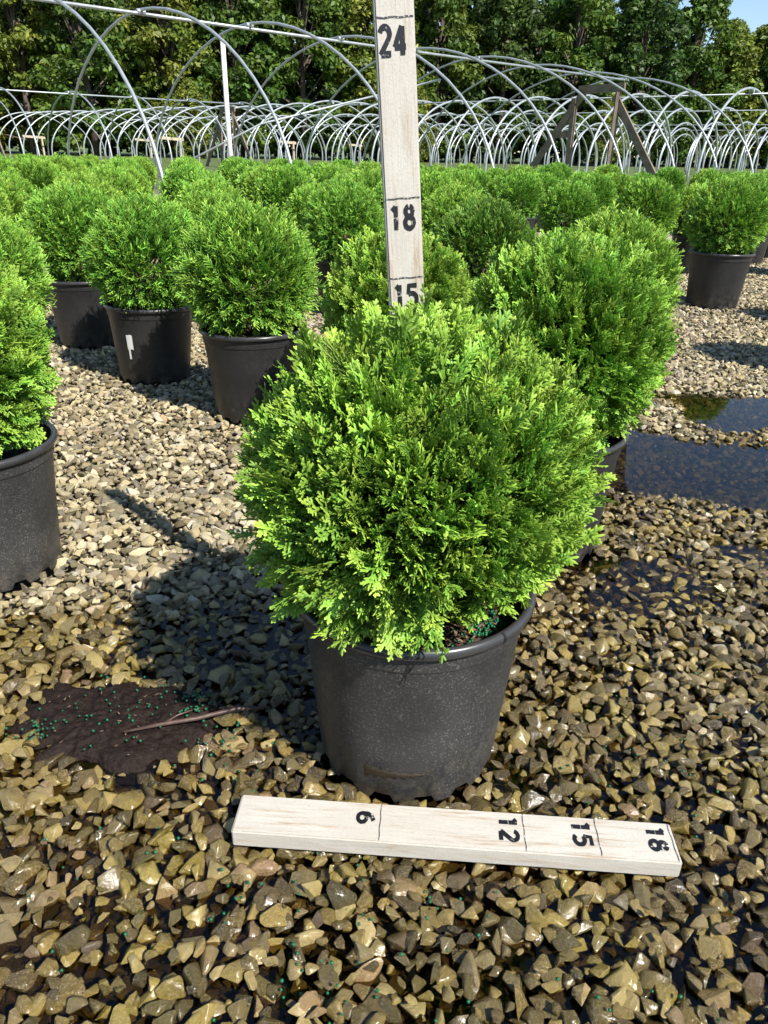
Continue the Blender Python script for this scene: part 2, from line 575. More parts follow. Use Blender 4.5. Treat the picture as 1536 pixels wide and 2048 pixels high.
# ------------------------------------------------------------------ standing water between the stones
st = 0.02
wx, wy = np.meshgrid(np.arange(-1.6, 2.6, st), np.arange(0.1, 2.7, st))
wcell = wet_field(wx + st / 2, wy + st / 2) + 0.5 * (vnoise(wx, wy, 5, 12) - 0.5)
keep = np.maximum(wcell, dip_field(wx, wy) * 1.2) > 0.62
ny_, nx_ = wx.shape
gi = np.arange((nx_ + 1) * (ny_ + 1)).reshape(ny_ + 1, nx_ + 1)
qx, qy = np.meshgrid(np.arange(nx_ + 1) * st - 1.6, np.arange(ny_ + 1) * st + 0.1)
fq = np.stack([gi[:-1, :-1], gi[:-1, 1:], gi[1:, 1:], gi[1:, :-1]], -1)[keep]
used, inv = np.unique(fq, return_inverse=True)
pv = np.stack([qx.ravel(), qy.ravel(), np.full(qx.size, WATER_Z)], -1)[used]
water = link(bpy.data.objects.new('water', np_mesh('water', pv, inv.reshape(fq.shape), [M['water']], False, np.repeat(np.clip(dip_field(pv[:, 0], pv[:, 1]), 0, 1)[:, None], 3, 1))))
tag(water, 'shallow clear puddle water standing among the wet stones', kind='structure')


# ------------------------------------------------------------------ stones
def stone_mesh(k):
    r = np.random.default_rng(100 + k)
    bm = bmesh.new()
    n = int(r.integers(9, 15))
    d = r.normal(size=(n, 3))
    d /= np.linalg.norm(d, axis=1)[:, None]
    d *= r.uniform(0.82, 1.12, (n, 1))
    d *= np.array([1.0, r.uniform(0.62, 0.88), r.uniform(0.45, 0.68)])
    vs = [bm.verts.new(p * 0.5) for p in d]
    res = bmesh.ops.convex_hull(bm, input=vs)
    bmesh.ops.delete(bm, geom=[e for e in res['geom_interior'] if isinstance(e, bmesh.types.BMVert)], context='VERTS')
    bmesh.ops.dissolve_limit(bm, angle_limit=R(14), verts=bm.verts, edges=bm.edges)
    bmesh.ops.bevel(bm, geom=list(bm.edges), offset=0.030, segments=1, affect='EDGES', clamp_overlap=True)
    bmesh.ops.triangulate(bm, faces=bm.faces)
    bmesh.ops.recalc_face_normals(bm, faces=bm.faces)
    me = bpy.data.meshes.new('stone')
    bm.to_mesh(me)
    bm.free()
    me.materials.append(M['stone'])
    shade_auto(me, 30)
    return me


NST = 18
stone_meshes = [stone_mesh(k) for k in range(NST)]

# explicit shrub spots (x, y): measured on the ground
A_POT = (0.035, 0.715)
near = {
    'A': A_POT, 'B': (0.292, 1.255), 'D': (0.02, 1.66), 'C': (0.60, 2.08), 'L': (-0.678, 1.12),
    'E': (-0.362, 1.985), 'E2': (-0.742, 2.32), 'E3': (-1.10, 2.75), 'S1': (-1.05, 1.93),
    'G': (0.31, 2.6), 'R1': (1.62, 3.82),
}


def scatter(x0, x1, y0, y1, s):
    nx, ny = int((x1 - x0) / s), int((y1 - y0) / (s * 0.87))
    i, j = np.meshgrid(np.arange(nx), np.arange(ny))
    x = x0 + (i + 0.5 * (j % 2)) * s + rng.uniform(-0.42, 0.42, i.shape) * s
    y = y0 + j * s * 0.87 + rng.uniform(-0.42, 0.42, i.shape) * s
    return x.ravel(), y.ravel()


pts = []
for (y0, y1, s, size) in ((0.16, 1.5, 0.0158, 0.0240), (1.5, 3.0, 0.0170, 0.0235), (3.0, 6.1, 0.0215, 0.026)):
    hw = 0.60 * y1 + 0.78
    x, y = scatter(-hw, hw, y0, y1, s)
    k = np.abs(x) < 0.60 * y + 0.75
    x, y = x[k], y[k]
    sz = size * np.exp(rng.normal(0, 0.36, len(x)))
    big = rng.random(len(x)) < 0.05
    sz = np.where(big, sz * 1.4, sz)
    sz = np.clip(sz, 0.009, 0.042)
    pts.append(np.stack([x, y, sz], -1))
    x2, y2 = scatter(-hw, hw, y0, y1, s * (0.95 if y0 < 1 else 1.25))            # a lower layer that fills the gaps
    k = np.abs(x2) < 0.60 * y2 + 0.75
    k &= y2 < 3.0
    pts.append(np.stack([x2[k], y2[k], -np.full(k.sum(), size * 0.8) * np.exp(rng.normal(0, 0.25, k.sum()))], -1))
pts = np.concatenate(pts)
lowl = pts[:, 2] < 0
sz = np.abs(pts[:, 2])
px_, py_ = pts[:, 0], pts[:, 1]
ok = np.ones(len(pts), bool)
for c in near.values():
    ok &= np.hypot(px_ - c[0], py_ - c[1]) > 0.100 + 0.2 * sz
# spilled soil patch
SOIL_C = (-0.335, 0.735)
sq = np.hypot((px_ - SOIL_C[0]) / 0.135, (py_ - SOIL_C[1]) / 0.085) + (vnoise(px_, py_, 22, 31) - .5) * .7
ok &= sq > 0.92
# measuring stick on the ground lies on the stones: keep them below its underside
ST_A, ST_B = Vector((-0.150, 0.5685)), Vector((0.3075, 0.542))
ax = (ST_B - ST_A).normalized()
us = (px_ - ST_A.x) * ax.x + (py_ - ST_A.y) * ax.y
vs_d = -(px_ - ST_A.x) * ax.y + (py_ - ST_A.y) * ax.x
under_st = (us > -0.006) & (us < 0.465) & (np.abs(vs_d) < 0.033)
dip = dip_field(px_, py_)
top = np.where(lowl, -0.0135, -0.001) + rng.normal(0, 0.0035, len(pts)) - 0.017 * dip + 0.004 * (vnoise(px_, py_, 6, 8) - .5)
pz = top - 0.22 * sz
pz = np.where(under_st, np.minimum(pz, -0.002 - 0.36 * sz), pz)
wet = np.clip(wet_field(px_, py_) * np.where(lowl, 1.0, 0.88) + rng.normal(0, 0.10, len(pts)), 0, 1)
# on the right some stones stand clear of the water and have dried on top
dryish = sstep(0.25, 0.55, px_) * sstep(0.45, 0.6, py_) * (rng.random(len(pts)) < 0.30) * (~lowl)
wet = np.where(dryish > 0.5, wet * 0.52, wet)
wet = np.where(dip > 0.4, 1.0, wet)
rot = np.stack([rng.normal(0, 0.30, len(pts)), rng.normal(0, 0.30, len(pts)), rng.uniform(0, 6.283, len(pts))], -1)
scl = sz[:, None] * rng.uniform(0.88, 1.15, (len(pts), 3))
pid = rng.integers(0, NST, len(pts))
rnd, rnb = rng.random(len(pts)), rng.random(len(pts))
rnb = np.where(lowl & (wet > 0.5), rnb * 0.35, rnb)  # deep shade of the gaps put into the colour of lower wet stones
P3 = np.stack([px_, py_, pz], -1)

# the 300 that show largest become single stones, children of the ground
cam_inv = np.array(cam_ob.matrix_world.inverted())
pc = P3 @ cam_inv[:3, :3].T + cam_inv[:3, 3]
zc = -pc[:, 2]
inview = (np.abs(pc[:, 0] / zc) < 0.50) & (np.abs(pc[:, 1] / zc) < 0.675) & (zc > 0.1)
score = np.where(inview & ok & ~lowl & ~under_st, sz / zc, 0)
chosen = np.argsort(-score)[:300]
single = np.zeros(len(pts), bool)
single[chosen] = True
for i in chosen:
    o = bpy.data.objects.new('stone', stone_meshes[pid[i]])
    o.location = P3[i]
    o.rotation_euler = rot[i]
    o.scale = scl[i]
    o['wet'], o['rnd'], o['rnb'] = float(wet[i]), float(rnd[i]), float(rnb[i])
    link(o, ground)
rest = ok & ~single
gpm = bpy.data.meshes.new('gravel')
gpm.vertices.add(int(rest.sum()))
gpm.vertices.foreach_set('co', P3[rest].astype(np.float32).ravel())
for nme, typ, arr in (('rot', 'FLOAT_VECTOR', rot), ('scl', 'FLOAT_VECTOR', scl), ('wet', 'FLOAT', wet), ('rnd', 'FLOAT', rnd), ('rnb', 'FLOAT', rnb), ('pid', 'INT', pid)):
    a = gpm.attributes.new(nme, typ, 'POINT')
    d = arr[rest]
    if typ == 'FLOAT_VECTOR':
        a.data.foreach_set('vector', d.astype(np.float32).ravel())
    else:
        a.data.foreach_set('value', d.astype(np.int32 if typ == 'INT' else np.float32))
gpm.update()
scol = bpy.data.collections.new('stone_shapes')
for k, me in enumerate(stone_meshes):
    o = bpy.data.objects.new('stone_shape_%02d' % k, me)
    scol.objects.link(o)
gravel = link(bpy.data.objects.new('gravel', gpm), ground)
gravel['kind'] = 'stuff'
gt = bpy.data.node_groups.new('gravel_scatter', 'GeometryNodeTree')
gt.interface.new_socket('Geometry', in_out='INPUT', socket_type='NodeSocketGeometry')
gt.interface.new_socket('Geometry', in_out='OUTPUT', socket_type='NodeSocketGeometry')
gi_ = gt.nodes.new('NodeGroupInput')
go_ = gt.nodes.new('NodeGroupOutput')
ip = gt.nodes.new('GeometryNodeInstanceOnPoints')
ci = gt.nodes.new('GeometryNodeCollectionInfo')
ci.inputs['Collection'].default_value = scol
ci.inputs['Separate Children'].default_value = True
ci.inputs['Reset Children'].default_value = True


def named(n, t):
    a = gt.nodes.new('GeometryNodeInputNamedAttribute')
    a.data_type = t
    a.inputs['Name'].default_value = n
    return [s for s in a.outputs if s.enabled][0]


e2r = gt.nodes.new('FunctionNodeEulerToRotation')
gt.links.new(named('rot', 'FLOAT_VECTOR'), e2r.inputs[0])
gt.links.new(gi_.outputs[0], ip.inputs['Points'])
gt.links.new(ci.outputs[0], ip.inputs['Instance'])
ip.inputs['Pick Instance'].default_value = True
gt.links.new(named('pid', 'INT'), ip.inputs['Instance Index'])
gt.links.new(e2r.outputs[0], ip.inputs['Rotation'])
gt.links.new(named('scl', 'FLOAT_VECTOR'), ip.inputs['Scale'])
gt.links.new(ip.outputs[0], go_.inputs[0])
gm = gravel.modifiers.new('scatter', 'NODES')
gm.node_group = gt


# ------------------------------------------------------------------ conifer sprays
def ribbons(segs, roof=True):
    """segs: rows (x0,y0,z0,x1,y1,z1,w0,w1,t0,t1) in the spray's own frame -> verts, tris, tone"""
    s = np.array(segs, dtype=float)
    n = len(s)
    p0, p1 = s[:, :3], s[:, 3:6]
    d = p1 - p0
    d /= np.linalg.norm(d, axis=1)[:, None] + 1e-9
    side = np.cross(d, np.array([0, 0, 1.0]))
    side /= np.linalg.norm(side, axis=1)[:, None] + 1e-9
    up = np.cross(side, d)
    w0, w1, t0, t1 = s[:, 6:7], s[:, 7:8], s[:, 8], s[:, 9]
    if roof:
        pm = p0 + (p1 - p0) * 0.78
        V = np.stack([p0 - side * w0, p0 + up * w0 * 0.75, p0 + side * w0, pm - side * w1, pm + up * w1 * 0.75, pm + side * w1, p1], 1)
        tm = t0 + (t1 - t0) * 0.78
        T = np.stack([t0, t0, t0, tm, tm, tm, t1], 1)
        F = np.array([[0, 1, 4], [0, 4, 3], [1, 2, 5], [1, 5, 4], [3, 4, 6], [4, 5, 6]])
        k = 7
    else:
        V = np.stack([p0 - side * w0, p0 + side * w0, p1 + side * w1, p1 - side * w1], 1)
        T = np.stack([t0, t0, t1, t1], 1)
        F = np.array([[0, 1, 2], [0, 2, 3]])
        k = 4
    F = (F[None] + (np.arange(n) * k)[:, None, None]).reshape(-1, 3)
    return V.reshape(-1, 3), F, T.ravel()


def spray(r, detail, wid):
    segs = []
    nseg = 5
    bend = r.normal(0, 0.10)
    axis = [np.array([t, bend * t * t, 0.10 * r.normal() * t * t]) for t in np.linspace(0, 1, nseg + 1)]

    def on_axis(t):
        q = min(int(t * nseg), nseg - 1)
        f = t * nseg - q
        return axis[q] * (1 - f) + axis[q + 1] * f
    for i in range(nseg if detail > 0 else 1):
        a, b = (axis[i], axis[i + 1]) if detail > 0 else (axis[0], axis[-1])
        t0, t1 = (i / nseg, (i + 1) / nseg) if detail > 0 else (0, 1)
        segs.append((*a, *b, wid * (0.75 + 0.25 * t0), wid * (1.0 if i < nseg - 1 else 0.75), t0 * 0.75, t1 * 0.8 if i < nseg - 1 else 1))
    ns_ = {2: 11, 1: 8, 0: 4}[detail]
    for j in range(ns_):
        t = 0.16 + 0.74 * (j + r.uniform(-0.3, 0.3)) / ns_
        sg = 1 if j % 2 else -1
        ang = sg * r.uniform(0.42, 0.72)
        ln = (0.44 * (1 - t) + 0.13) * r.uniform(0.75, 1.15)
        p0 = on_axis(t)
        dirv = np.array([math.cos(ang), math.sin(ang), r.normal(0, 0.22)])
        if detail == 2 and ln > 0.16:
            pm = p0 + dirv * ln * 0.5
            d2 = np.array([math.cos(ang * 0.8), math.sin(ang * 0.8), dirv[2] + r.normal(0, .1)])
            p1 = pm + d2 * ln * 0.5
            segs.append((*p0, *pm, wid * 0.8, wid * 0.95, t * 0.75, t * 0.75 + 0.12))
            segs.append((*pm, *p1, wid * 0.95, wid * 0.8, t * 0.75 + 0.12, 1.0))
            m_ = 4 if ln > 0.28 else 3
            for q in range(m_):
                tt = 0.25 + 0.62 * (q + r.uniform(-.2, .2)) / m_
                s2 = 1 if q % 2 else -1
                a2 = ang + s2 * r.uniform(0.5, 0.8)
                l2 = ln * (0.42 * (1 - tt) + 0.14)
                b0 = p0 + (p1 - p0) * tt
                b1 = b0 + np.array([math.cos(a2), math.sin(a2), dirv[2] + r.normal(0, .2)]) * l2
                segs.append((*b0, *b1, wid * 0.8, wid * 0.85, t * 0.75 + 0.1, 0.95))
        else:
            p1 = p0 + dirv * ln
            segs.append((*p0, *p1, wid * 0.85, wid * 0.75, t * 0.7, 1.0))
    return ribbons(segs, detail > 0)


def crown_mesh(name, seed, n, detail, length, wid, material, rx=0.178, rz=0.160, cz=0.378, skirt=0.0, open_sector=None):
    r = np.random.default_rng(seed)
    protos = [spray(r, detail, wid) for _ in range(10)]
    # bumpy globe
    lob = r.normal(size=(9, 3))
    lob /= np.linalg.norm(lob, axis=1)[:, None]
    amp = r.uniform(-0.05, 0.085, 9)
    gi = np.arange(n) + 0.5
    phi = np.arccos(1 - 2 * gi / n)
    th = math.pi * (1 + 5 ** 0.5) * gi
    d = np.stack([np.cos(th) * np.sin(phi), np.sin(th) * np.sin(phi), np.cos(phi)], -1) + r.normal(0, 0.05, (n, 3))
    d /= np.linalg.norm(d, axis=1)[:, None]
    keep = d[:, 2] > -0.90
    d = d[keep]
    n = len(d)
    bumpy = 1 + (np.clip(d @ lob.T, 0, 1) ** 4 * amp).sum(1)
    layer = r.random(n)
    depth = np.where(layer < 0.66, r.uniform(0.78, 0.96, n), r.uniform(0.50, 0.78, n))
    L = length * r.uniform(0.72, 1.25, n) * np.where(layer < 0.66, 1, 1.1) * np.where(r.random(n) < 0.07, 1.35, 1.0)
    rad = np.stack([d[:, 0] * rx, d[:, 1] * rx, d[:, 2] * rz], -1) * bumpy[:, None]
    # pears in slightly at the base, where the skirts hang over the rim
    up = np.array([0, 0, 1.0])
    full = np.where(d[:, 2] < 0, np.clip(1 - d[:, 2] ** 2, 0.12, 1) ** -skirt, 1.0)      # full skirts
    rad[:, :2] *= full[:, None]
    base = rad * depth[:, None] + np.array([0, 0, cz])
    nrm = d / np.array([rx, rx, rz]) * rx
    nrm /= np.linalg.norm(nrm, axis=1)[:, None]
    dirv = nrm * 0.85 + up * (0.62 + 0.45 * d[:, 2:3]) * np.clip(1.15 + d[:, 2:3], 0.12, 1) + r.normal(0, 0.20, (n, 3))
    lowm = d[:, 2:3] < -0.55
    dirv = np.where(lowm, nrm * np.array([1, 1, 0.35]) + np.array([0, 0, -0.1]) + r.normal(0, 0.22, (n, 3)), dirv)
    dirv /= np.linalg.norm(dirv, axis=1)[:, None]
    tips = base + dirv * L[:, None]
    # nothing reaches far below the rim of the pot
    lowz = np.minimum(tips[:, 2], base[:, 2])
    base[:, 2] += np.clip(0.198 + 0.016 * r.random(n) - lowz, 0, None)
    if open_sector:                                          # bare side above the rim
        az = np.degrees(np.arctan2(base[:, 1], base[:, 0])) % 360
        rel = np.abs((az - open_sector[0] + 180) % 360 - 180)
        dirv = np.where(((rel < open_sector[1]) & (d[:, 2] < -0.35))[:, None], dirv + np.array([0, 0, 0.9]), dirv)
        dirv /= np.linalg.norm(dirv, axis=1)[:, None]
        base[:, 2] += np.where((rel < open_sector[1]) & (base[:, 2] < 0.262), 0.262 - base[:, 2], 0) * (1 - (rel / open_sector[1]) ** 2).clip(0)
    # spray plane: mostly upright, turned at random about its axis
    ref = np.cross(dirv, nrm + r.normal(0, 0.5, (n, 3)))
    ref /= np.linalg.norm(ref, axis=1)[:, None] + 1e-9
    rollv = r.normal(0, 0.9, n)
    oth = np.cross(dirv, ref)
    yv = ref * np.cos(rollv)[:, None] + oth * np.sin(rollv)[:, None]
    zv = np.cross(dirv, yv)
    pk = r.integers(0, len(protos), n)
    VV, FF, CC = [], [], []
    off = 0
    for k, (v, f, t) in enumerate(protos):
        s = np.where(pk == k)[0]
        if not len(s):
            continue
        Rm = np.stack([dirv[s], yv[s], zv[s]], -1) * L[s][:, None, None]     # columns
        out = np.einsum('nij,vj->nvi', Rm, v) + base[s][:, None, :]
        VV.append(out.reshape(-1, 3))
        FF.append((f[None] + (np.arange(len(s)) * len(v))[:, None, None]).reshape(-1, 3) + off)
        tone = np.zeros((len(s), len(v), 3))
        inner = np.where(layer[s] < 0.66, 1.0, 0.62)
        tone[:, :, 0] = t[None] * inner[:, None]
        tone[:, :, 1] = r.random(len(s))[:, None]
        tone[:, :, 2] = r.random(len(s))[:, None]
        CC.append(tone.reshape(-1, 3))
        off += len(s) * len(v)
    return np_mesh(name, np.concatenate(VV), np.concatenate(FF), [material], False, np.concatenate(CC))


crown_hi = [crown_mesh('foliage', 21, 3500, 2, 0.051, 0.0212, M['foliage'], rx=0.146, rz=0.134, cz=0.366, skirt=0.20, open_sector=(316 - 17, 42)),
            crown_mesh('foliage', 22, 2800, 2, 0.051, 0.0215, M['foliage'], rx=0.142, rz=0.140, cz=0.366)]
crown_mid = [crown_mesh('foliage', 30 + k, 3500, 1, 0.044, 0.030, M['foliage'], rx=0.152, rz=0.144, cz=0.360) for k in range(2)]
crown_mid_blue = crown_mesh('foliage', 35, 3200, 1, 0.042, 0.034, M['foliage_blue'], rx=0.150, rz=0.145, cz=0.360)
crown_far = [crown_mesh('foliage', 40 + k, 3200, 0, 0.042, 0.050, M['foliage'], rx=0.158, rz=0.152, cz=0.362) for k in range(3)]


def pot_meshes(n, material):
    notch = [k for k in range(n) if (k * 14 / n) % 1 < 0.42]
    prof = [(0.106, 0.0), (0.1075, 0.012), (0.1135, 0.08), (0.1195, 0.15), (0.1245, 0.196), (0.1252, 0.199), (0.1268, 0.200), (0.1285, 0.222)]
    b = MB()
    b.lathe(prof + [(0.1255, 0.222), (0.1215, 0.19), (0.1170, 0.14)], n)
    for k in notch:
        x, y, z = b.v[k]
        b.v[k] = (x, y, 0.010)
    # closed floor just above the notches
    b.add([(0, 0, 0.013)] + [(0.1070 * math.cos(2 * math.pi * k / n), 0.1070 * math.sin(2 * math.pi * k / n), 0.013) for k in range(n)],
          [(0, 1 + k, 1 + (k + 1) % n) for k in range(n)])
    body = b.mesh('pot', material)
    shade_auto(body, 40)
    rim = MB()
    rp = []
    for a in np.linspace(-0.5 * math.pi, 1.5 * math.pi, 13):
        rp.append((0.1310 + 0.0052 * math.cos(a), 0.2255 + 0.0066 * math.sin(a)))
    rim.lathe(rp, n)
    rm = rim.mesh('rim', M['pot_rim'], True)
    return body, rm


POT_HI = pot_meshes(112, M['pot_worn'])
POT_MID = pot_meshes(84, M['pot'])
POT_FAR = pot_meshes(28, M['pot'])


def soil_mesh(n=40):
    r = np.random.default_rng(3)
    v, f = [(0, 0, 0.192)], []
    rings = 9
    for i in range(1, rings + 1):
        for k in range(n):
            a = 2 * math.pi * k / n
            rr = 0.1215 * i / rings
            v.append((rr * math.cos(a), rr * math.sin(a), 0.190 + r.normal(0, 0.0028) * (i < rings) - 0.002 * i / rings))
    f += [(0, 1 + k, 1 + (k + 1) % n) for k in range(n)]
    for i in range(rings - 1):
        for k in range(n):
            a, b_ = 1 + i * n + k, 1 + i * n + (k + 1) % n
            f.append((a, a + n, b_ + n, b_))
    me = bpy.data.meshes.new('soil')
    me.from_pydata(v, [], f)
    me.materials.append(M['soil'])
    me.polygons.foreach_set('use_smooth', [True] * len(me.polygons))
    return me


SOIL = soil_mesh()


def stem_mesh(seed, branches):
    b = MB()
    r = np.random.default_rng(seed)
    b.tube([(0, 0, 0.18), (0.004, 0.002, 0.24), (0.0, 0.004, 0.33), (0.004, 0.0, 0.45)], [0.011, 0.0095, 0.007, 0.003], 7)
    for k in range(branches):
        a, z = r.uniform(0, 6.28), r.uniform(0.20, 0.36)
        ln = r.uniform(0.05, 0.085)
        d = Vector((math.cos(a), math.sin(a), 0))
        p0 = Vector((0, 0, z))
        b.tube([p0, p0 + d * ln * 0.5 + Vector((0, 0, ln * 0.28)), p0 + d * ln + Vector((0, 0, ln * 0.85))], [0.005, 0.0035, 0.0015], 5, False)
    return b.mesh('stem', M['stem'], True)


STEM = stem_mesh(1, 26)
STEM_FAR = stem_mesh(2, 5)


def ball_pts(points, rad, name, material, parent=None, rvar=0.25):
    bm = bmesh.new()
    bmesh.ops.create_icosphere(bm, subdivisions=1, radius=1.0)
    bv = np.array([v.co[:] for v in bm.verts])
    bf = np.array([[q.index for q in f.verts] for f in bm.faces])
    bm.free()
    pts_ = np.asarray(points, float)
    rr = rad * (1 + rng.uniform(-rvar, rvar, len(pts_)))
    V = (bv[None] * rr[:, None, None] + pts_[:, None, :]).reshape(-1, 3)
    F = (bf[None] + (np.arange(len(pts_)) * len(bv))[:, None, None]).reshape(-1, 3)
    o = link(bpy.data.objects.new(name, np_mesh(name, V, F, [material], True)), parent)
    o['kind'] = 'stuff'
    return o


def chips(points, name, parent, material, size=0.007):
    V, F = [], []
    for i, p in enumerate(points):
        b = MB()
        rot_ = Matrix.Rotation(rng.uniform(0, 6.28), 3, 'Z') @ Matrix.Rotation(rng.normal(0, .4), 3, 'X')
        b.box(p, (size * rng.uniform(.8, 2.2), size * rng.uniform(.25, .5), size * .22), rot_)
        F += [tuple(q + len(V) for q in f) for f in b.f]
        V += b.v
    o = link(bpy.data.objects.new(name, np_mesh(name, V, F, [material])), parent)
    o['kind'] = 'stuff'
    return o


SHRUB_GROUP = 'potted globe conifers set out in rows on the gravel'


def shrub(loc, label, crown, pots, stem=STEM, soil=True, rz=0.0, s=1.0, tilt=(0, 0), group=None):
    e = empty('potted_shrub', (loc[0], loc[1], -0.004), rz, s)
    e.rotation_euler = (tilt[0], tilt[1], rz)
    tag(e, label, 'shrub', group or SHRUB_GROUP)
    pot = link(bpy.data.objects.new('pot', pots[0]), e)
    link(bpy.data.objects.new('rim', pots[1]), pot)
    if soil:
        link(bpy.data.objects.new('soil', SOIL), e)
    link(bpy.data.objects.new('stem', stem), e)
    fo = link(bpy.data.objects.new('foliage', crown), e)
    return e, pot, fo


def beads_in_pot(e, n, cx, cy, spread):
    pts_ = []
    while len(pts_) < n:
        x, y = rng.normal(cx, spread), rng.normal(cy, spread)
        if math.hypot(x, y) < 0.112:
            pts_.append((x, y, 0.1925 + rng.uniform(0, 0.003)))
    ball_pts(pts_, 0.0019, 'fertilizer_beads', M['bead'], e)


A, potA, foA = shrub(near['A'], 'measured globe conifer in scuffed black pot, tall ruler standing behind it', crown_hi[0], POT_HI, rz=0.3)
foA.scale = (1.0, 1.0, 0.965)
foA.location = (0, 0, 0.004)
beads_in_pot(A, 150, 0.075, -0.055, 0.020)
beads_in_pot(A, 60, 0.02, -0.09, 0.02)
chips([(x, y, 0.193) for x, y in rng.uniform(-0.08, 0.085, (160, 2)) if math.hypot(x, y) < 0.115], 'bark_chips', A, M['bark_chip'])
B, potB, foB = shrub(near['B'], 'globe conifer directly behind the measured one, its pot standing in the puddle edge', crown_hi[1], POT_MID, rz=1.9)
foB.scale = (1.0, 1.0, 1.02)
Lp, potL, foL = shrub(near['L'], 'globe conifer with green fertilizer beads showing, alone beside the spilled soil', crown_hi[1], POT_HI, rz=4.1)
foL.location = Matrix.Rotation(-4.1, 3, 'Z') @ Vector((-0.022, 0.0, 0.004))
foL.scale = (0.97, 0.97, 1.0)
beads_in_pot(Lp, 120, 0.0, 0.0, 0.05)
for q_ in (-0.5, -0.1):
    a_ = q_ - 4.1
    beads_in_pot(Lp, 130, 0.085 * math.cos(a_), 0.085 * math.sin(a_), 0.018)
shrub(near['D'], 'globe conifer directly behind the upright ruler', crown_hi[1], POT_MID, rz=0.7, s=0.95)
shrub(near['C'], 'bright globe conifer behind the puddle-side shrub, facing the gravel aisle', crown_mid[0], POT_MID, rz=0.5)
shrub(near['G'], 'dull dark green globe conifer among the brighter ones', crown_mid_blue, POT_MID, rz=2.5)
shrub(near['E'], 'globe conifer at the row end beside the shrub with stickered pot', crown_mid[1], POT_MID, rz=2.2, s=1.03)
E2, potE2, _ = shrub(near['E2'], 'globe conifer in black pot with a torn white sticker', crown_mid[0], POT_MID, rz=3.6, tilt=(0.0, -0.03))
shrub(near['E3'], 'globe conifer behind the one with the stickered pot', crown_mid[1], POT_MID, rz=5.0, s=1.03)
shrub(near['S1'], 'globe conifer between the bead-topped pot and the dense rows', crown_mid[0], POT_MID, rz=1.2)
shrub(near['R1'], 'large globe conifer in half-shaded pot across the gravel aisle', crown_mid[1], POT_MID, rz=0.4, s=1.12)

# sticker on the pot of E2 (towards the camera, left of centre)
for (aa, z0, z1, da) in ((R(253), 0.108, 0.152, 0.17), (R(251), 0.078, 0.109, 0.06)):
    b = MB()
    vs = []
    for z in (z0, z1):
        rr = 0.1075 + (0.1245 - 0.1075) * (z - 0.012) / 0.184 + 0.0006
        for q in range(4):
            a = aa - 3.6 + (q / 3 - 0.5) * da
            vs.append((rr * math.cos(a), rr * math.sin(a), z + (0.002 if q == 2 else 0)))
    b.add(vs, [(q, q + 1, q + 5, q + 4) for q in range(3)])
    o = b.build('sticker', M['sticker'], potE2)

# mud smear and split rim on the measured pot
b = MB()
r_ = np.random.default_rng(8)
rows, cols = 6, 22
for i in range(rows):
    for j in range(cols):
        u = j / (cols - 1)
        a = R(243) + u * R(36) - 0.3
        ht = 0.014 * (1 - u) ** 0.7 + 0.0025
        z = 0.046 + 0.003 * u + (i / (rows - 1) - 0.6) * ht * (1 + 0.35 * math.sin(j * 1.9))
        rr = 0.1075 + (0.1135 - 0.1075) * (z - 0.012) / 0.068 + 0.0008 * (0 < i < rows - 1) * (0 < j < cols - 1) + 0.0004
        b.v.append((rr * math.cos(a), rr * math.sin(a), z))
for i in range(rows - 1):
    for j in range(cols - 1):
        q = i * cols + j
        b.f.append((q, q + 1, q + cols + 1, q + cols))
b.build('mud_smear', M['mud'], potA, True)
b = MB()
a0 = R(311) - 0.3
for k, (da, z) in enumerate(((0.0, 0.2332), (0.006, 0.2275), (0.002, 0.2220), (0.016, 0.2165))):
    for w in (-0.009, 0.009):
        a = a0 + da + w * (1.2 if k < 3 else 0.2)
        rr = (0.1325, 0.1372, 0.1370, 0.1315)[k]
        b.v.append((rr * math.cos(a), rr * math.sin(a), z))
b.f = [(0, 1, 3, 2), (2, 3, 5, 4), (4, 5, 7, 6)]
b.build('rim_split', M['crack'], potA)

# the shrubs a little farther off whose place can be told
others = [
    ((-0.20, 3.42), 'globe conifer whose pot shows in the gap past the row end', crown_mid[0]),
    ((1.06, 4.75), 'pale small globe conifer standing alone before the wooden brace', crown_far[0]),
    ((1.50, 4.70), 'globe conifer at the far side of the aisle gap, low pot in shade', crown_far[1]),
    ((0.98, 6.1), 'globe conifer showing bare stems above its pot rim', crown_far[2]),
    ((1.64, 6.5), 'globe conifer at the foot of the hoop leg', crown_far[0]),
    ((1.92, 5.0), 'globe conifer just behind the half-shaded pot', crown_far[1]),
]
taken = [np.array(v) for v in near.values()]
for (p_, lab, cr) in others:
    shrub(p_, lab, cr, POT_MID if p_[1] < 5 else POT_FAR, STEM_FAR, True, rng.uniform(0, 6.28), rng.uniform(0.96, 1.04))
    taken.append(np.array(p_))
# shrubs beside the aisle, standing out of the picture, whose shade falls into it
for p_ in ((1.62, 2.52), (2.12, 3.30)):
    shrub(p_, 'globe conifer at the aisle edge beside the puddle', crown_far[0], POT_FAR, STEM_FAR, True, 1.0)
    taken.append(np.array(p_))

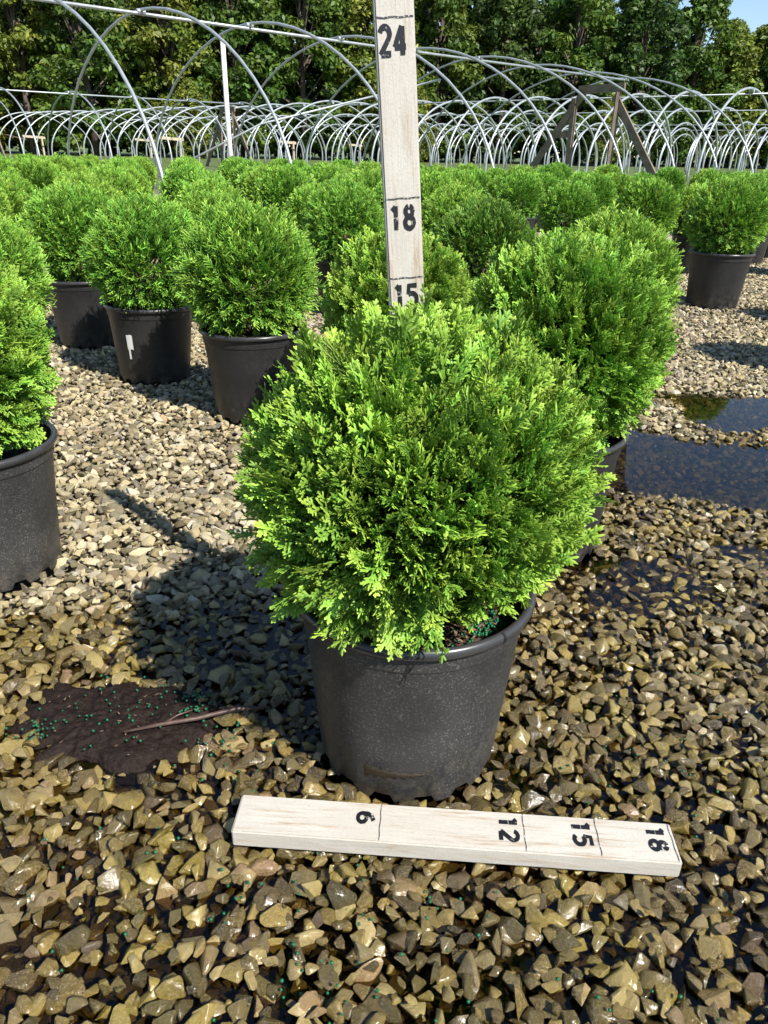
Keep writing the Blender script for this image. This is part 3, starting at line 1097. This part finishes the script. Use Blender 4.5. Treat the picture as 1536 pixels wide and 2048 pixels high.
# the dense rows
n_row = 0
ca, sa = math.cos(R(44)), math.sin(R(44))
for i in range(-30, 40):
    for j in range(-30, 40):
        u, v = i * 0.60 + 0.30 * (j % 2), j * 0.55
        x = u * ca - v * sa + rng.uniform(-.05, .05) - 0.1
        y = u * sa + v * ca + rng.uniform(-.05, .05) + 3.0
        lim = 2.75 if x < -1.0 else 3.0
        if y < lim or y > 9.6 or abs(x) > 0.545 * y + 0.1:
            continue
        if min(np.hypot(*(t - (x, y))) for t in taken) < 0.46:
            continue
        if x > 0.45 and y < 4.3:
            continue
        ax_x = 1.75 + (y - 4.0) * 0.26                   # the gravel aisle
        if y > 3 and abs(x - ax_x) < 0.30 and y < 8.5:
            continue
        if 0.45 < x < 2.4 and y < 5.6:
            continue
        cr = crown_far[int(rng.integers(3))] if y > 3.6 else crown_mid[int(rng.integers(2))]
        shrub((x, y), 'globe conifer packed in the dense rows before the hoop frames', cr, POT_FAR, STEM_FAR, y < 5,
              rng.uniform(0, 6.28), rng.uniform(0.93, 1.08), group='globe conifers packed in the dense rows')
        n_row += 1
print('row shrubs', n_row)

# ------------------------------------------------------------------ measuring sticks
IN = 0.0254


def arc(cx, cy, rx, ry, a0, a1, n=14):
    return [(cx + rx * math.cos(R(a0 + (a1 - a0) * i / n)), cy + ry * math.sin(R(a0 + (a1 - a0) * i / n))) for i in range(n + 1)]


DIG = {   # strokes in a box 0.62 wide and 1 tall
    '1': [[(0.14, 0.80), (0.30, 0.95)], [(0.32, 0.97), (0.32, 0.54)], [(0.32, 0.49), (0.32, 0.03)]],
    '2': [arc(0.31, 0.72, 0.22, 0.23, 165, -35, 16) + [(0.22, 0.24), (0.10, 0.08)], [(0.12, 0.075), (0.56, 0.075)]],
    '4': [[(0.40, 0.96), (0.07, 0.30)], [(0.07, 0.29), (0.58, 0.29)], [(0.43, 0.95), (0.43, 0.03)]],
    '5': [[(0.54, 0.92), (0.13, 0.92), (0.11, 0.56)], [(0.11, 0.55)] + arc(0.28, 0.33, 0.24, 0.26, 105, -140, 18)],
    '6': [arc(0.31, 0.30, 0.22, 0.24, 100, 460, 26), [(0.09, 0.34), (0.11, 0.60), (0.22, 0.82), (0.44, 0.95)]],
    '8': [arc(0.31, 0.735, 0.175, 0.195, 100, 440, 22), arc(0.31, 0.285, 0.215, 0.225, 82, 442, 24)],
}


def ribbon2d(pts, w):
    L_, R_ = [], []
    for i, p in enumerate(pts):
        a, b_ = pts[max(i - 1, 0)], pts[min(i + 1, len(pts) - 1)]
        tx, ty = b_[0] - a[0], b_[1] - a[1]
        l_ = math.hypot(tx, ty) or 1
        nx_, ny_ = -ty / l_, tx / l_
        ww = w * (0.92 + 0.16 * random.random())
        L_.append((p[0] + nx_ * ww, p[1] + ny_ * ww))
        R_.append((p[0] - nx_ * ww, p[1] - ny_ * ww))
    n_ = len(pts)
    return L_ + R_, [(n_ + i, n_ + i + 1, i + 1, i) for i in range(n_ - 1)]


def digits(parent, text, along, h, wdt, z, gap=0.05, off=0.0, w=0.105):
    """text across the board: the board runs along +X, digits stand up towards +X and read towards -Y"""
    tot = len(text) * wdt + (len(text) - 1) * gap * h
    y = tot / 2 + off
    for ch in text:
        b = MB()
        for si, st_ in enumerate(DIG[ch]):
            v, f = ribbon2d(st_, w)
            b.add([(along + q[1] * h, y - q[0] / 0.62 * wdt, z + 0.00006 * si) for q in v], f)
        b.build('digit', M['paint'], parent)
        y -= wdt + gap * h


def stick(name, length, width, thick, marks, label):
    e = empty(name)
    tag(e, label, 'measuring stick')
    bo = link(bpy.data.objects.new('board', board_mesh('board', (length, width, thick), M['board'], 0.0016)), e)
    bo.location = (length / 2, 0, 0)
    z = thick / 2 + 0.0004
    for (t, at_, h, wd, off) in marks:
        b = MB()
        v, f = ribbon2d([(at_ * IN + 0.0004 * math.sin(q * 1.7), (q / 8 - 0.5) * width * 0.93) for q in range(9)], 0.00075 if length > 0.5 else 0.0005)
        b.add([(p[0], p[1], z) for p in v], f)
        b.build('mark_line', M['line'], e)
        digits(e, t, at_ * IN - h - 0.006, h, wd, z + 0.0002, off=off)
    return e


g = stick('measuring_stick', 18.15 * IN, 0.050, 0.0215,
          [('6', 6.05, 0.019, 0.0165, 0.004), ('12', 12.0, 0.020, 0.0160, 0.0025), ('15', 15.0, 0.020, 0.0160, 0.003), ('18', 18.02, 0.019, 0.0155, 0.003)],
          'white painted board with numbers 6 to 18 lying on wet stones before the pot')
g.location = (ST_A.x, ST_A.y, 0.0115)
g.rotation_euler = (0.0, 0.0, math.atan2(ax.y, ax.x))

v_ = stick('measuring_stick', 29.2 * IN, 0.0365, 0.018,
           [('15', 15.0, 0.0235, 0.0125, 0.001), ('18', 18.0, 0.0235, 0.0125, 0.001), ('24', 24.0, 0.0245, 0.0125, 0.003)],
           'white painted board marked 15, 18 and 24 standing upright behind the shrub')
# local +X up, local +Y to the left, face (+Z) to the camera
base_v = Vector((0.047, 0.800, 0.162))
topv = Vector((-0.0015, 0.812, 0.162 + 24 * IN))
xa = (topv - base_v).normalized()
face = Vector((0.10, -1.0, 0.0)).normalized()
za = (face - xa * face.dot(xa)).normalized()
ya = za.cross(xa)
mw = Matrix.Identity(4)
for i_ in range(3):
    mw[i_][0], mw[i_][1], mw[i_][2], mw[i_][3] = xa[i_], ya[i_], za[i_], base_v[i_]
v_.matrix_world = mw

# ------------------------------------------------------------------ spilled soil, twig, beads on the ground
b = MB()
nr, na = 34, 130
b.v.append((SOIL_C[0], SOIL_C[1], 0.004))
for i in range(1, nr + 1):
    for k in range(na):
        a = 2 * math.pi * k / na
        q = i / nr
        ww = 1 + 0.34 * (vnoise(math.cos(a) * 2 + 5, math.sin(a) * 2 + 5, 1.6, 51) - 0.5) + 0.30 * (vnoise(math.cos(a) * 5 + 9, math.sin(a) * 5 + 3, 2.0, 52) - 0.5)
        x, y = SOIL_C[0] + 0.140 * q * ww * math.cos(a), SOIL_C[1] + 0.090 * q * ww * math.sin(a)
        z = 0.003 * (1 - q ** 4) + 0.008 * (vnoise(x, y, 45, 53) - 0.5) + 0.006 * (vnoise(x, y, 120, 54) - 0.5) + 0.004 * (vnoise(x, y, 330, 55) - 0.5) - 0.020 * q ** 7
        b.v.append((x, y, float(z)))
b.f += [(0, 1 + k, 1 + (k + 1) % na) for k in range(na)]
for i in range(nr - 1):
    for k in range(na):
        a, c_ = 1 + i * na + k, 1 + i * na + (k + 1) % na
        b.f.append((a, a + na, c_ + na, c_))
tag(b.build('spilled_soil', M['wet_soil'], None, True), 'dark flattened patch of spilled potting soil on the wet gravel', 'soil')
tw = MB()
tw.tube([(-0.315, 0.700, 0.008), (-0.275, 0.712, 0.010), (-0.23, 0.724, 0.011), (-0.185, 0.742, 0.012), (-0.145, 0.748, 0.010)],
        [0.0016, 0.0026, 0.0030, 0.0028, 0.0020], 7)
tw.tube([(-0.27, 0.7135, 0.010), (-0.255, 0.727, 0.013), (-0.238, 0.733, 0.016)], [0.0018, 0.0013, 0.0007], 5)
tag(tw.build('twig', M['twig'], None, True), 'thin brown twig lying across the spilled soil', 'twig')
bp_ = []
for (cx, cy, s_, n_) in ((-0.335, 0.735, 0.055, 60), (-0.24, 0.77, 0.010, 26), (-0.24, 0.745, 0.008, 14), (-0.42, 0.70, 0.014, 30), (-0.20, 0.70, 0.022, 22),
                         (-0.16, 0.66, 0.03, 12), (0.0, 0.42, 0.10, 40), (-0.05, 0.37, 0.05, 26), (0.22, 0.40, 0.10, 22), (0.30, 0.62, 0.08, 22), (-0.2, 0.5, 0.10, 30), (0.40, 0.75, 0.12, 18)):
    for q in range(n_):
        x, y = rng.normal(cx, s_), rng.normal(cy, s_ * 0.7)
        bp_.append((x, y, (0.008 if math.hypot((x - SOIL_C[0]) / .13, (y - SOIL_C[1]) / .085) < 0.95 else rng.uniform(-0.004, 0.006))))
o = ball_pts(bp_, 0.0017, 'fertilizer_beads', M['bead'])
tag(o, 'tiny round green fertilizer beads strewn over soil and wet stones', 'beads', kind='stuff')
cp = chips([(rng.normal(SOIL_C[0], .06), rng.normal(SOIL_C[1], .036), 0.009) for _ in range(34)], 'bark_crumbs', None, M['bark_chip'], 0.0028)
tag(cp, 'pale bark crumbs scattered over the spilled soil', 'bark', kind='stuff')


# ------------------------------------------------------------------ hoop houses
def hoop_mesh(hw, top, n, leg, rad, seg=28, sides=6):
    pts_ = [(hw, 0, -0.05)]
    if leg > 0.1:
        pts_.append((hw, 0, leg * 0.6))
    for i in range(seg + 1):
        t = math.pi * i / seg
        c_, s_ = math.cos(t), math.sin(t)
        pts_.append((hw * math.copysign(abs(c_) ** (2 / n), c_), 0, leg + (top - leg) * abs(s_) ** (2 / n)))
    if leg > 0.1:
        pts_.append((-hw, 0, leg * 0.6))
    pts_.append((-hw, 0, -0.05))
    return MB().tube(pts_, rad, sides).mesh('hoop', M['steel'], True)


def hoop_house(p0, ang, k0, k1, sp, hw, top, n, leg, rad, label, pur=0.02, jig=0.02):
    e = empty('hoop_house', (p0[0], p0[1], 0))
    tag(e, label, 'hoop house', 'bare steel hoop houses of the nursery')
    e.rotation_euler = (0, 0, ang)
    # local +X along the ridge, hoops span local Y
    me = hoop_mesh(hw, top, n, leg, rad)
    cl = MB()
    cl.tube([(-0.05, 0, top - rad * 1.2), (0.05, 0, top - rad * 1.2)], rad * 1.75, 8)
    clm = cl.mesh('clamp', M['steel'])
    r = np.random.default_rng(int(abs(p0[0] * 100)) + 7)
    for k in range(k0, k1 + 1):
        o = link(bpy.data.objects.new('hoop', me), e)
        o.location = (k * sp + r.normal(0, jig), 0, r.normal(0, jig * 0.6))
        o.rotation_euler = (r.normal(0, 0.006), 0, math.pi / 2 + r.normal(0, 0.015))
        c_ = link(bpy.data.objects.new('clamp', clm), o)
        c_.rotation_euler = (0, 0, -math.pi / 2)
    MB().tube([(k0 * sp - 0.1, 0, top - rad * 2.1), ((k0 + k1) / 2 * sp, 0, top - rad * 2.1 - 0.01), (k1 * sp + 0.1, 0, top - rad * 2.1)], pur, 8).build('ridge_purlin', M['steel'], e, True)
    return e


A1 = R(42.55)
H1 = hoop_house((-2.994, 10.414), A1, -2, 7, 1.5, 3.07, 2.1, 1.9, 0.04, 0.0175,
                'tall wide hoop frame rising over the dense rows, braced by a timber end', 0.019, 0.01)
# loose prop pole of the near house: leans on a hoop
d_ = MB().tube([(-2.16, 11.05, -0.05), (-2.19, 11.08, 0.9), (-2.195, 11.10, 1.88)], [0.034, 0.032, 0.030], 10)
tag(d_.build('prop_pole', M['white_pole'], None, True), 'white pole propping up a hoop of the tall wide hoop frame', 'pole')
# sagging diagonal tie in the near house
u1 = Vector((math.cos(A1), math.sin(A1), 0))
n1_ = Vector((math.sin(A1), -math.cos(A1), 0))
P1 = Vector((-2.994, 10.414, 0))


def h1(k, s, z):
    return P1 + u1 * (1.5 * k) + n1_ * s + Vector((0, 0, z))


inv1 = Matrix.Rotation(-A1, 4, 'Z') @ Matrix.Translation((2.994, -10.414, 0))
MB().tube([inv1 @ h1(3.6, -0.3, 1.75), inv1 @ h1(1.6, -1.2, 1.0), inv1 @ h1(0.6, -2.4, 0.1)], 0.016, 6).build('diagonal_tie', M['steel'], H1, True)

# timber end brace of the near house
wf_ = empty('timber_brace', (0, 0, 0))
tag(wf_, 'weathered timber end brace with slanting legs at the tall hoop frame', 'brace')


def beam(parent, a, b_, w, name, m_='old_wood'):
    a, b_ = Vector(a), Vector(b_)
    d = b_ - a
    q = d.to_track_quat('X', 'Z').to_matrix()
    return MB().box((a + b_) / 2, (d.length, w[0], w[1]), q).build(name, M[m_], parent)


def bp3(s, z, k=6.35):
    return h1(k, s, z)


def timber_frame(parent, f, sc=1.0):
    beam(parent, f(-0.48, -0.03), f(-0.50, 1.70), (0.09, 0.10), 'post')
    beam(parent, f(0.50, -0.03), f(0.50, 1.78), (0.09, 0.10), 'post')
    beam(parent, f(-0.42, 1.84), f(0.62, 1.86), (0.05, 0.15), 'top_plank')
    beam(parent, f(-1.75, -0.02), f(-0.30, 1.80), (0.05, 0.14), 'slanting_leg')
    beam(parent, f(1.80, -0.02), f(0.42, 1.72), (0.05, 0.14), 'slanting_leg')
    beam(parent, f(-1.05, 1.03), f(-0.46, 1.05), (0.04, 0.12), 'cross_plank')


timber_frame(wf_, bp3)

# the house farther left, running the same way
H2 = hoop_house((-10.0, 26.0), R(40), -3, 3, 2.0, 2.7, 2.1, 1.9, 0.2, 0.024, 'low hoop frame behind the white prop pole, ridge pipe level with it', 0.022)
H2b = hoop_house((-16.2, 29.6), R(40), -3, 1, 2.0, 2.7, 2.1, 1.9, 0.2, 0.024, 'short hoop frame end just behind the low one at the wood', 0.022)
A2 = R(40)
P2 = Vector((-10.0, 26.0, 0))
u2, n2_ = Vector((math.cos(A2), math.sin(A2), 0)), Vector((math.sin(A2), -math.cos(A2), 0))
wf2_ = empty('timber_brace', (0, 0, 0))
tag(wf2_, 'small timber end brace behind the white prop pole', 'brace')
timber_frame(wf2_, lambda s, z: P2 + u2 * 5.4 + n2_ * s + Vector((0, 0, z)))
P2b = Vector((-16.2, 29.6, 0))
wf3_ = empty('timber_brace', (0, 0, 0))
tag(wf3_, 'small timber end brace at the short hoop frame by the wood', 'brace')
timber_frame(wf3_, lambda s, z: P2b + u2 * 1.6 + n2_ * s + Vector((0, 0, z)))

# the long parallel houses across the back
A3 = R(139.08)
nrm3 = Vector((0.655, 0.756, 0))
labs = ['first of the long hoop rows crossing behind the timber brace', 'second of the long hoop rows counted from the timber brace',
        'third of the long hoop rows counted from the timber brace', 'fourth of the long hoop rows counted from the timber brace',
        'fifth of the long hoop rows, next to last before the wood', 'last of the long hoop rows, against the wood']
for k, off_ in enumerate((0.0, 6.6, 17.4, 24.4, 35.4, 42.4)):
    p_ = Vector((8.406, 19.896, 0)) + nrm3 * off_
    k0 = -3 - int(off_ * 0.35)
    k1 = min(25 + int(off_ * 0.3), 32)
    if k == 0:
        k1 = 26
    hh_ = hoop_house((p_.x, p_.y), A3, k0, k1, 1.398, 2.51, 2.1, 1.936, 0.36, 0.031 + 0.0004 * off_, labs[k], 0.018, 0.05)
    # pale timber cross pieces at the far end
    iv = Matrix.Rotation(-A3, 4, 'Z') @ Matrix.Translation((-p_.x, -p_.y, 0))
    for q in (k1, k1 - 9):
        c0 = Vector((q * 1.398, 0, 0))
        beam(hh_, c0 + Vector((0, -0.5, 0)), c0 + Vector((0, -0.5, 1.0)), (0.08, 0.08), 'post', 'pale_wood')
        beam(hh_, c0 + Vector((0.02, -0.7, 0.92)), c0 + Vector((0.02, 0.5, 0.98)), (0.04, 0.11), 'cross_plank', 'pale_wood')


# ------------------------------------------------------------------ the wood behind
rng = np.random.default_rng(404)
def tree_meshes(seed, h, w, nclump, nleaf, material, leaf=0.17):
    r = np.random.default_rng(seed)
    tb_ = MB()
    tr_pts = [(0, 0, -0.2), (0.1 * r.normal(), 0.1 * r.normal(), h * 0.3), (0.2 * r.normal(), 0.2 * r.normal(), h * 0.6), (0.3 * r.normal(), 0.2 * r.normal(), h * 0.88)]
    tb_.tube(tr_pts, [0.26, 0.19, 0.12, 0.04], 8)
    cents, rads = [], []
    for k in range(nclump):
        z = r.uniform(0.06, 1.0)
        prof_ = math.sin(math.pi * min(1, (0.30 + 0.70 * z))) ** 0.65 if z > 0.2 else 0.86
        a = r.uniform(0, 6.283)
        rr = w * prof_ * math.sqrt(r.uniform(0.25, 1.0)) * r.uniform(0.8, 1.12)
        c_ = np.array([rr * math.cos(a), rr * math.sin(a), z * h * 0.97])
        cents.append(c_)
        rads.append(r.uniform(0.45, 1.0) * (1.0 if z < 0.85 else 0.75))
    for k in range(0, nclump, 5):
        c_ = cents[k]
        z0 = max(0.8, c_[2] * 0.7 - 0.5)
        tb_.tube([(0, 0, z0), (c_[0] * 0.5, c_[1] * 0.5, z0 * 0.5 + c_[2] * 0.5), tuple(c_)], [0.07, 0.045, 0.015], 5, False)
    cents, rads = np.array(cents), np.array(rads)
    n = nclump * nleaf
    ci_ = np.repeat(np.arange(nclump), nleaf)
    d = r.normal(size=(n, 3))
    d /= np.linalg.norm(d, axis=1)[:, None]
    rr = rads[ci_] * r.uniform(0.35, 1.05, n)
    pos = cents[ci_] + d * rr[:, None] * np.array([1, 1, 0.72])
    pos[:, 2] = np.maximum(pos[:, 2], 0.05)
    nn_ = d * 0.8 + np.array([0, 0, 0.55]) + r.normal(0, 0.55, (n, 3))
    nn_ /= np.linalg.norm(nn_, axis=1)[:, None]
    t = np.cross(nn_, r.normal(size=(n, 3)))
    t /= np.linalg.norm(t, axis=1)[:, None]
    b_ = np.cross(nn_, t)
    s_ = leaf * r.uniform(0.6, 1.35, n)[:, None]
    V = np.stack([pos - t * s_, pos - b_ * s_ * 0.55 + nn_ * s_ * 0.12, pos + t * s_, pos + b_ * s_ * 0.55 + nn_ * s_ * 0.12], 1).reshape(-1, 3)
    F = np.arange(n * 4).reshape(-1, 4)
    tone = np.zeros((n, 4, 3))
    ct = r.random(nclump)
    tone[:, :, 0] = np.clip(0.35 + 0.35 * ct[ci_] + r.normal(0, 0.16, n), 0, 1)[:, None]
    tone[:, :, 1] = np.clip(r.normal(0.5, .2, n), 0, 1)[:, None]
    tone[:, :, 2] = ct[::-1][ci_][:, None]
    crown = np_mesh('crown', V, F, [material], False, tone.reshape(-1, 3))
    return tb_.mesh('trunk', M['bark'], True), crown


T = {'a': tree_meshes(1, 12.2, 3.3, 140, 125, M['leaf_a']), 'b': tree_meshes(2, 11.5, 3.2, 140, 125, M['leaf_b']),
     'c': tree_meshes(3, 12.8, 3.4, 150, 125, M['leaf_c']), 'd': tree_meshes(4, 11.5, 3.6, 140, 125, M['leaf_a']),
     'e': tree_meshes(5, 9, 3.0, 110, 105, M['leaf_b'])}
TL = {'a': 'mid green leafy tree at the edge of the wood', 'b': 'yellow-green leafy tree at the edge of the wood',
      'c': 'tall dark green tree in the wood', 'd': 'broad mid green tree in the wood', 'e': 'low yellowish young tree before the tall wood'}


def tree(kind, x, y, s, label=None):
    e = empty('broadleaf_tree', (x, y, -0.02), rng.uniform(0, 6.28), s)
    tag(e, label or TL[kind], 'tree', 'trees of the wood behind the hoop frames')
    link(bpy.data.objects.new('trunk', T[kind][0]), e)
    link(bpy.data.objects.new('crown', T[kind][1]), e)


def line_y(x):
    return 58 + 0.22 * x


row1 = [(-37, 'b'), (-32.5, 'a'), (-28, 'b'), (-23.5, 'b'), (-19, 'd'), (-14.5, 'b'), (-10.5, 'a'), (-6, 'd'), (-1.5, 'b'), (3.2, 'a'), (8, 'c'), (12.5, 'd'), (17, 'c'), (21.9, 'a'), (30.6, 'c'), (35, 'a')]
for x, k in row1:
    tree(k, x + rng.uniform(-.5, .5), line_y(x) + rng.uniform(-1.5, 1.5), rng.uniform(0.95, 1.12),
         {-10.5: 'mid green leafy tree rising behind the white prop pole', -1.5: 'yellow-green leafy tree just behind the upright ruler',
          12.5: 'broad mid green tree rising behind the timber end brace', 21.9: 'mid green leafy tree beside the gap of open sky',
          30.6: 'tall dark green tree across the gap of open sky'}.get(x))
for i_, x in enumerate(np.arange(-42, 22, 4.4)):
    tree('cadc'[i_ % 4], x + rng.uniform(-.8, .8), line_y(x) + 6 + rng.uniform(-1, 1), rng.uniform(1.05, 1.2))
for x, s in ((23.6, 0.80), (26.6, 0.78), (29.4, 0.82)):
    tree('d', x, line_y(x) + 6.5, s, 'lower mid green tree under the gap of open sky')
for x in (33.5, 38):
    tree('c', x, line_y(x) + 6, 1.1)
for x, s in ((24.9, 1.03), (27.4, 1.0)):
    tree('e', x, line_y(x) + 1.0, s * 1.05, 'yellowish young tree under the gap of open sky')
for x in (-30, -12, 1, 14):
    tree('e', x + rng.uniform(-1, 1), line_y(x) - 4.5, rng.uniform(0.42, 0.6))

# dark undergrowth deep in the wood
r = np.random.default_rng(77)
n = 26000
x = r.uniform(-50, 52, n)
y = 58 + 0.22 * x + 10 + r.normal(0, 1.0, n)
z = r.uniform(0, 1, n) ** 0.8 * np.where((x > 22) & (x < 33), 7.5, 11.0)
pos = np.stack([x, y, z], -1)
nn_ = r.normal(size=(n, 3)) + np.array([0, -0.6, 0.4])
nn_ /= np.linalg.norm(nn_, axis=1)[:, None]
t = np.cross(nn_, r.normal(size=(n, 3)))
t /= np.linalg.norm(t, axis=1)[:, None]
b_ = np.cross(nn_, t)
s_ = r.uniform(0.25, 0.5, n)[:, None]
V = np.stack([pos - t * s_, pos - b_ * s_ * .6, pos + t * s_, pos + b_ * s_ * .6], 1).reshape(-1, 3)
tone = np.repeat(np.stack([r.uniform(0, .5, n), r.random(n), r.random(n)], -1), 4, 0)
und = link(bpy.data.objects.new('undergrowth', np_mesh('undergrowth', V, np.arange(n * 4).reshape(-1, 4), [M['leaf_c']], False, tone)))
tag(und, 'dark tangled leaves deep in the wood behind the trees', 'undergrowth', kind='stuff')
